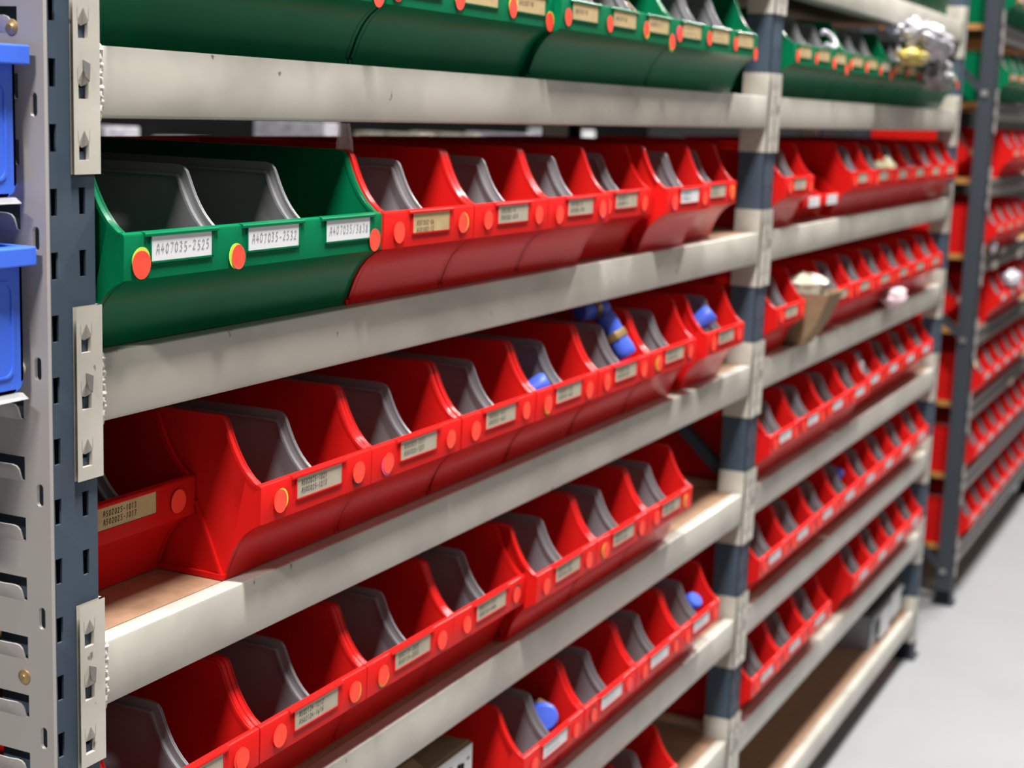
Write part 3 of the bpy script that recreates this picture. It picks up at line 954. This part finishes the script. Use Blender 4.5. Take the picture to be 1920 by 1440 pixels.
# clear bag standing in the first red bin
mb = MB()
n = 9
for s in (0, 1):
    vs, fs = [], []
    for i in range(n):
        f = i / (n - 1)
        z = 0.035 + 0.155 * f
        for j in range(5):
            g = j / 4
            y = 0.026 + 0.060 * g * (1 - 0.96 * f ** 1.3) + 0.034 * f
            x = 0.0155 + s * 0.012 * math.sin(g * math.pi) + 0.006 * math.sin(7 * f + 3 * g + s) + 0.012 * (1 - g) * (1 - f)
            vs.append((x, y, z))
    for i in range(n - 1):
        for j in range(4):
            a = i * 5 + j
            fs.append((a, a + 1, a + 6, a + 5))
    mb.add(vs, fs)
t = empty('clear_bag', (0.4065, -0.03, Z0 + LV['B']), 'clear plastic bag with a paper slip, standing in a red bin beside the green bin', 'plastic bag')
obj('film', mb.mesh('film', 'film', 60), t)
mb = MB(); mb.add([(0.026, 0.030, 0.07), (0.018, 0.060, 0.07), (0.017, 0.058, 0.125), (0.024, 0.036, 0.118)], [(0, 1, 2, 3)])
obj('paper_slip', mb.mesh('paper_slip', 'white', None), t)

# printed carton in the fourth row
t = empty('carton', (0.553, 0.018, Z0 + LV['E']), 'open brown carton with a white front and black printed letters, between red bins', 'carton')
cw, ch, cd = 0.192, 0.137, 0.20
mb = MB()
for a in ((0, cw, 0, 0.003, 0, ch), (0, cw, cd - 0.003, cd, 0, ch), (0, 0.003, 0.003, cd - 0.003, 0, ch), (cw - 0.003, cw, 0.003, cd - 0.003, 0, ch), (0.003, cw - 0.003, 0.003, cd - 0.003, 0, 0.003)):
    mb.box(*a)
obj('box_body', mb.mesh('box_body', 'carton', None), t)
mb = MB(); mb.box(0, cw, -0.0008, 0, 0, ch - 0.001)
f = obj('white_front', mb.mesh('white_front', 'white', None), t)
mb = MB()
for i, (tx, x) in enumerate((('OR', 0.118),)):
    ribbons(mb, tx, x - 0.004, 0.080, 0.038, 0.0075, -0.0013, 1.25, 0.0, 2, 0.25)
ribbons(mb, '-', 0.176, 0.112, 0.014, 0.003, -0.0013, 1.0)
obj('black_letters', mb.mesh('black_letters', 'ink', None), f)
mb = MB()
mb.prism_x([(0.003, ch), (0.006, ch + 0.002), (0.050, ch - 0.004), (0.050, ch - 0.007), (0.006, ch - 0.002)], 0.075, cw)
obj('flap', mb.mesh('flap', 'carton', None), t)
mb = MB()
mb.prism_x([(0.075, ch - 0.006), (0.075, ch + 0.001), (cd - 0.003, ch + 0.006), (cd, ch + 0.001)], 0.010, cw - 0.01)
obj('flap', mb.mesh('flap', 'carton', None), t)
mb = MB()
mb.prism_x([(0.004, ch - 0.002), (0.03, ch + 0.010), (0.066, ch + 0.004), (0.03, ch + 0.006)], 0.002, 0.085)
obj('flap', mb.mesh('flap', 'carton', None), t)

# middle bay odds and ends
mb = MB()
pts = [(0.045 * math.cos(a) * (0.75 if k > 9 else 1), 0.034 * math.sin(a)) for k, a in enumerate([R(-140 + 22 * i) for i in range(13)])]
for a, b in zip(pts, pts[1:]):
    mb.tube((a[0], 0, a[1]), (b[0], 0, b[1]), 0.0095, n=10)
tag(obj('plastic_hook', mb.mesh('plastic_hook', 'bag', 50), None, (2.215, 0.0, Z0 + LV['A'] + 0.122), (R(-35), 0, R(-15)), (0.56, 0.56, 0.56)), 'white curved plastic hook lying in a green bin near the middle upright', 'plastic hook')
mb = MB(); mb.box(0, 0.40, 0, 0.05, 0, 0.012)
tag(obj('timber_strip', mb.mesh('timber_strip', 'timber', None, 0.001), None, (2.45, 0.10, Z0 + LV['A'] + 0.164), (0, 0, R(2))), 'brown timber strip lying across the green bins of the middle bay', 'timber strip')
mb = MB(); mb.lathe((0, 0, 0), (0, 0, 1), [(0, 0.03), (0.09, 0.03), (0.095, 0.027), (0.10, 0.012)], 24)
t = tag(obj('spray_can', mb.mesh('spray_can', 'zinc', 40), None, (2.945, 0.030, Z0 + LV['A'] + 0.052), (R(12), R(4), 0)), 'shiny silver can standing in a green bin, left of the white polythene bag', 'can')
tag(obj('polythene_bag', crumple('polythene_bag', 'bag', 40, 24, (0.20, 0.050, 0.036), 4), None, (2.88, -0.058, Z0 + 0.192), (0, R(4), 0)), 'large crumpled white polythene bag heaped above the green bins, middle bay', 'plastic bag')
tag(obj('yellow_packet', crumple('yellow_packet', 'yellow', 18, 12, (0.095, 0.030, 0.020), 9), None, (2.74, -0.062, Z0 + 0.150)), 'yellow paper packet under the white polythene bag', 'packet')
tag(obj('grey_bag', crumple('grey_bag', 'greybag', 22, 14, (0.095, 0.036, 0.036), 12), None, (3.10, -0.050, Z0 + 0.120)), 'grey shiny bag drooping over the last green bin of the middle bay', 'plastic bag')
tag(obj('tape_roll', crumple('tape_roll', 'cream_yellow', 16, 10, (0.045, 0.025, 0.018), 2), None, (2.845, 0.01, Z0 + LV['B'] + 0.108)), 'pale cream packet resting on the first red row of the middle bay', 'packet')
# brown paper sack hanging over the front of the second row
t = empty('paper_sack', (2.082, -0.020, Z0 + LV['C'] + 0.001), 'brown paper sack hanging over the shelf front between red bins, white plastic in its mouth', 'paper sack')
mb = MB()
ring = []
for z, hw, y0, y1 in ((0.004, 0.046, 0.002, 0.13), (0.05, 0.053, -0.028, 0.14), (0.085, 0.060, -0.042, 0.145), (0.105, 0.065, -0.050, 0.15), (0.112, 0.067, -0.052, 0.15)):
    ring.append([(0.095 - hw, y0 + 0.006, z), (0.095 - hw * .4, y0, z + 0.002), (0.095 + hw * .4, y0 + 0.003, z - 0.003), (0.095 + hw, y0 + 0.008, z), (0.095 + hw, y1, z), (0.095 - hw, y1, z)])
vs = [p for r_ in ring for p in r_]
fs = [(k * 6 + i, k * 6 + (i + 1) % 6, (k + 1) * 6 + (i + 1) % 6, (k + 1) * 6 + i) for k in range(4) for i in range(6)] + [(5, 4, 3, 2, 1, 0)]
mb.add(vs, fs)
obj('sack_body', mb.mesh('sack_body', 'carton', None), t)
obj('plastic_liner', crumple('plastic_liner', 'offwhite', 20, 12, (0.058, 0.045, 0.036), 21), t, (0.10, 0.020, 0.108), label='white plastic liner')
tag(obj('polythene_scrap', crumple('polythene_scrap', 'pinkbag', 18, 12, (0.060, 0.026, 0.026), 31), None, (2.96, -0.016, Z0 + LV['C'] + 0.027)), 'pinkish crumpled polythene scrap on the beam under the second red row', 'plastic scrap')
tag(obj('white_packet', crumple('white_packet', 'bag', 14, 10, (0.024, 0.024, 0.042), 41), None, (2.80, 0.035, Z0 + LV['D'] + 0.100)), 'white packet standing in a red bin of the third red row, middle bay', 'packet')
mb = MB(); mb.lathe((0, 0, 0), (0, 0, 1), [(0, 0.022), (0.09, 0.022), (0.095, 0.015)], 20)
tag(obj('navy_tube', mb.mesh('navy_tube', 'navy', 40), None, (2.985, 0.09, Z0 + LV['F'] + 0.06)), 'navy tube standing in a red bin of the fifth red row, middle bay', 'tube')
# grey tote with white papers on the lowest board
t = empty('grey_tote', (3.235, 0.035, Z0 + LV['G']), 'grey open tote with white papers on its front, on the lowest board', 'tote')
mb = MB()
tw, th, td = 0.37, 0.098, 0.32
for a in ((0, tw, 0, 0.004, 0, th), (0, tw, td - 0.004, td, 0, th), (0, 0.004, 0.004, td - 0.004, 0, th), (tw - 0.004, tw, 0.004, td - 0.004, 0, th), (0.004, tw - 0.004, 0.004, td - 0.004, 0, 0.004)):
    mb.box(*a)
for a in ((-0.01, tw + 0.01, -0.01, 0.0, th - 0.016, th), (-0.01, 0.0, 0.0, td, th - 0.016, th), (tw, tw + 0.01, 0.0, td, th - 0.016, th)):
    mb.box(*a)
obj('tote_body', mb.mesh('tote_body', 'tote', None, 0.0015), t)
mb = MB()
mb.box(0.07, 0.19, -0.0115, -0.0105, 0.012, 0.090)
mb.box(0.20, 0.33, -0.0115, -0.0105, 0.035, 0.108)
obj('paper', mb.mesh('paper', 'white', None), t)

# far rack odds and ends
tag(obj('rolled_bag', crumple('rolled_bag', 'bag', 18, 12, (0.075, 0.03, 0.03), 51), None, (4.90, -0.02, Z0 + LZ[2] + 0.130)), 'white rolled bag resting on red bins of the far rack', 'plastic bag')
tag(obj('wrapped_part', crumple('wrapped_part', 'bag', 16, 10, (0.028, 0.012, 0.024), 52), None, (4.46, -0.0135, Z0 + LZ[1] + 0.024)), 'small white wrapped part on a steel beam of the far rack', 'wrapped part')
mb = MB(); mb.lathe((0, 0, 0), (0, -1, 0.2), [(0, 0.03), (0.03, 0.03), (0.032, 0.018), (0.03, 0.012)], 24)
tag(obj('tape_roll', mb.mesh('tape_roll', 'cream_yellow', 40), None, (4.418, 0.035, Z0 + LZ[3] + 0.118)), 'cream roll of tape in a red bin at the near end of the far rack', 'tape roll')
mb = MB(); mb.box(-0.045, 0.045, -0.003, 0, -0.013, 0.013)
ME_TK = mb.mesh('price_ticket', 'offwhite', None)
for k, (x, z, lb) in enumerate(((4.60, LZ[1] - 0.047, 'white ticket on the steel beam nearest the charcoal upright, fourth shelf of the far rack'), (5.16, LZ[1] - 0.047, 'second white ticket along the same steel beam of the far rack'),
                                (4.76, LZ[1] - 0.010, 'white ticket on the upper lip of a steel beam, far rack'), (5.24, LZ[3] - 0.047, 'white ticket alone on a lower steel beam of the far rack'))):
    tag(obj('shelf_ticket', ME_TK, None, (x, -0.0012 if z < LZ[1] - .02 or k == 3 else -0.0002, Z0 + z)), lb, 'shelf ticket', 'white shelf tickets')

# packages on the far aisle's shelf, glimpsed through the gap over the first red row
mb = MB(); mb.box(-1.0, 6.0, 2.1, 2.9, Z0 - 0.45, Z0 - 0.425)
tag(obj('rear_shelf', mb.mesh('rear_shelf', 'charcoal', None), None), 'dark shelf far behind the bins, seen through the gap over the first red row', 'shelf', None, 'thing')
rb = random.Random(2)
x = 0.9
k = 0
while x < 6.6 and k < 10:
    wd = rb.uniform(0.07, 0.17)
    hh = rb.choice((0.29, 0.31, 0.33, 0.35))
    m = rb.choice(('bag', 'offwhite', 'white', 'bag'))
    mb = MB(); mb.box(0, wd, 0, 0.3, 0, hh)
    word = {'bag': 'white wrapped', 'offwhite': 'off-white', 'white': 'grey-white', 'carton': 'brown', 'pinkbag': 'pinkish'}[m]
    tag(obj('package', mb.mesh('package', m, None, 0.006), None, (x, 2.15, Z0 - 0.425)), f'{word} package, {ORD[k]} from the left, glimpsed through the gap over the first red row', 'package', 'packages on the far aisle shelf')
    x += wd + rb.uniform(0.22, 0.62)
    k += 1
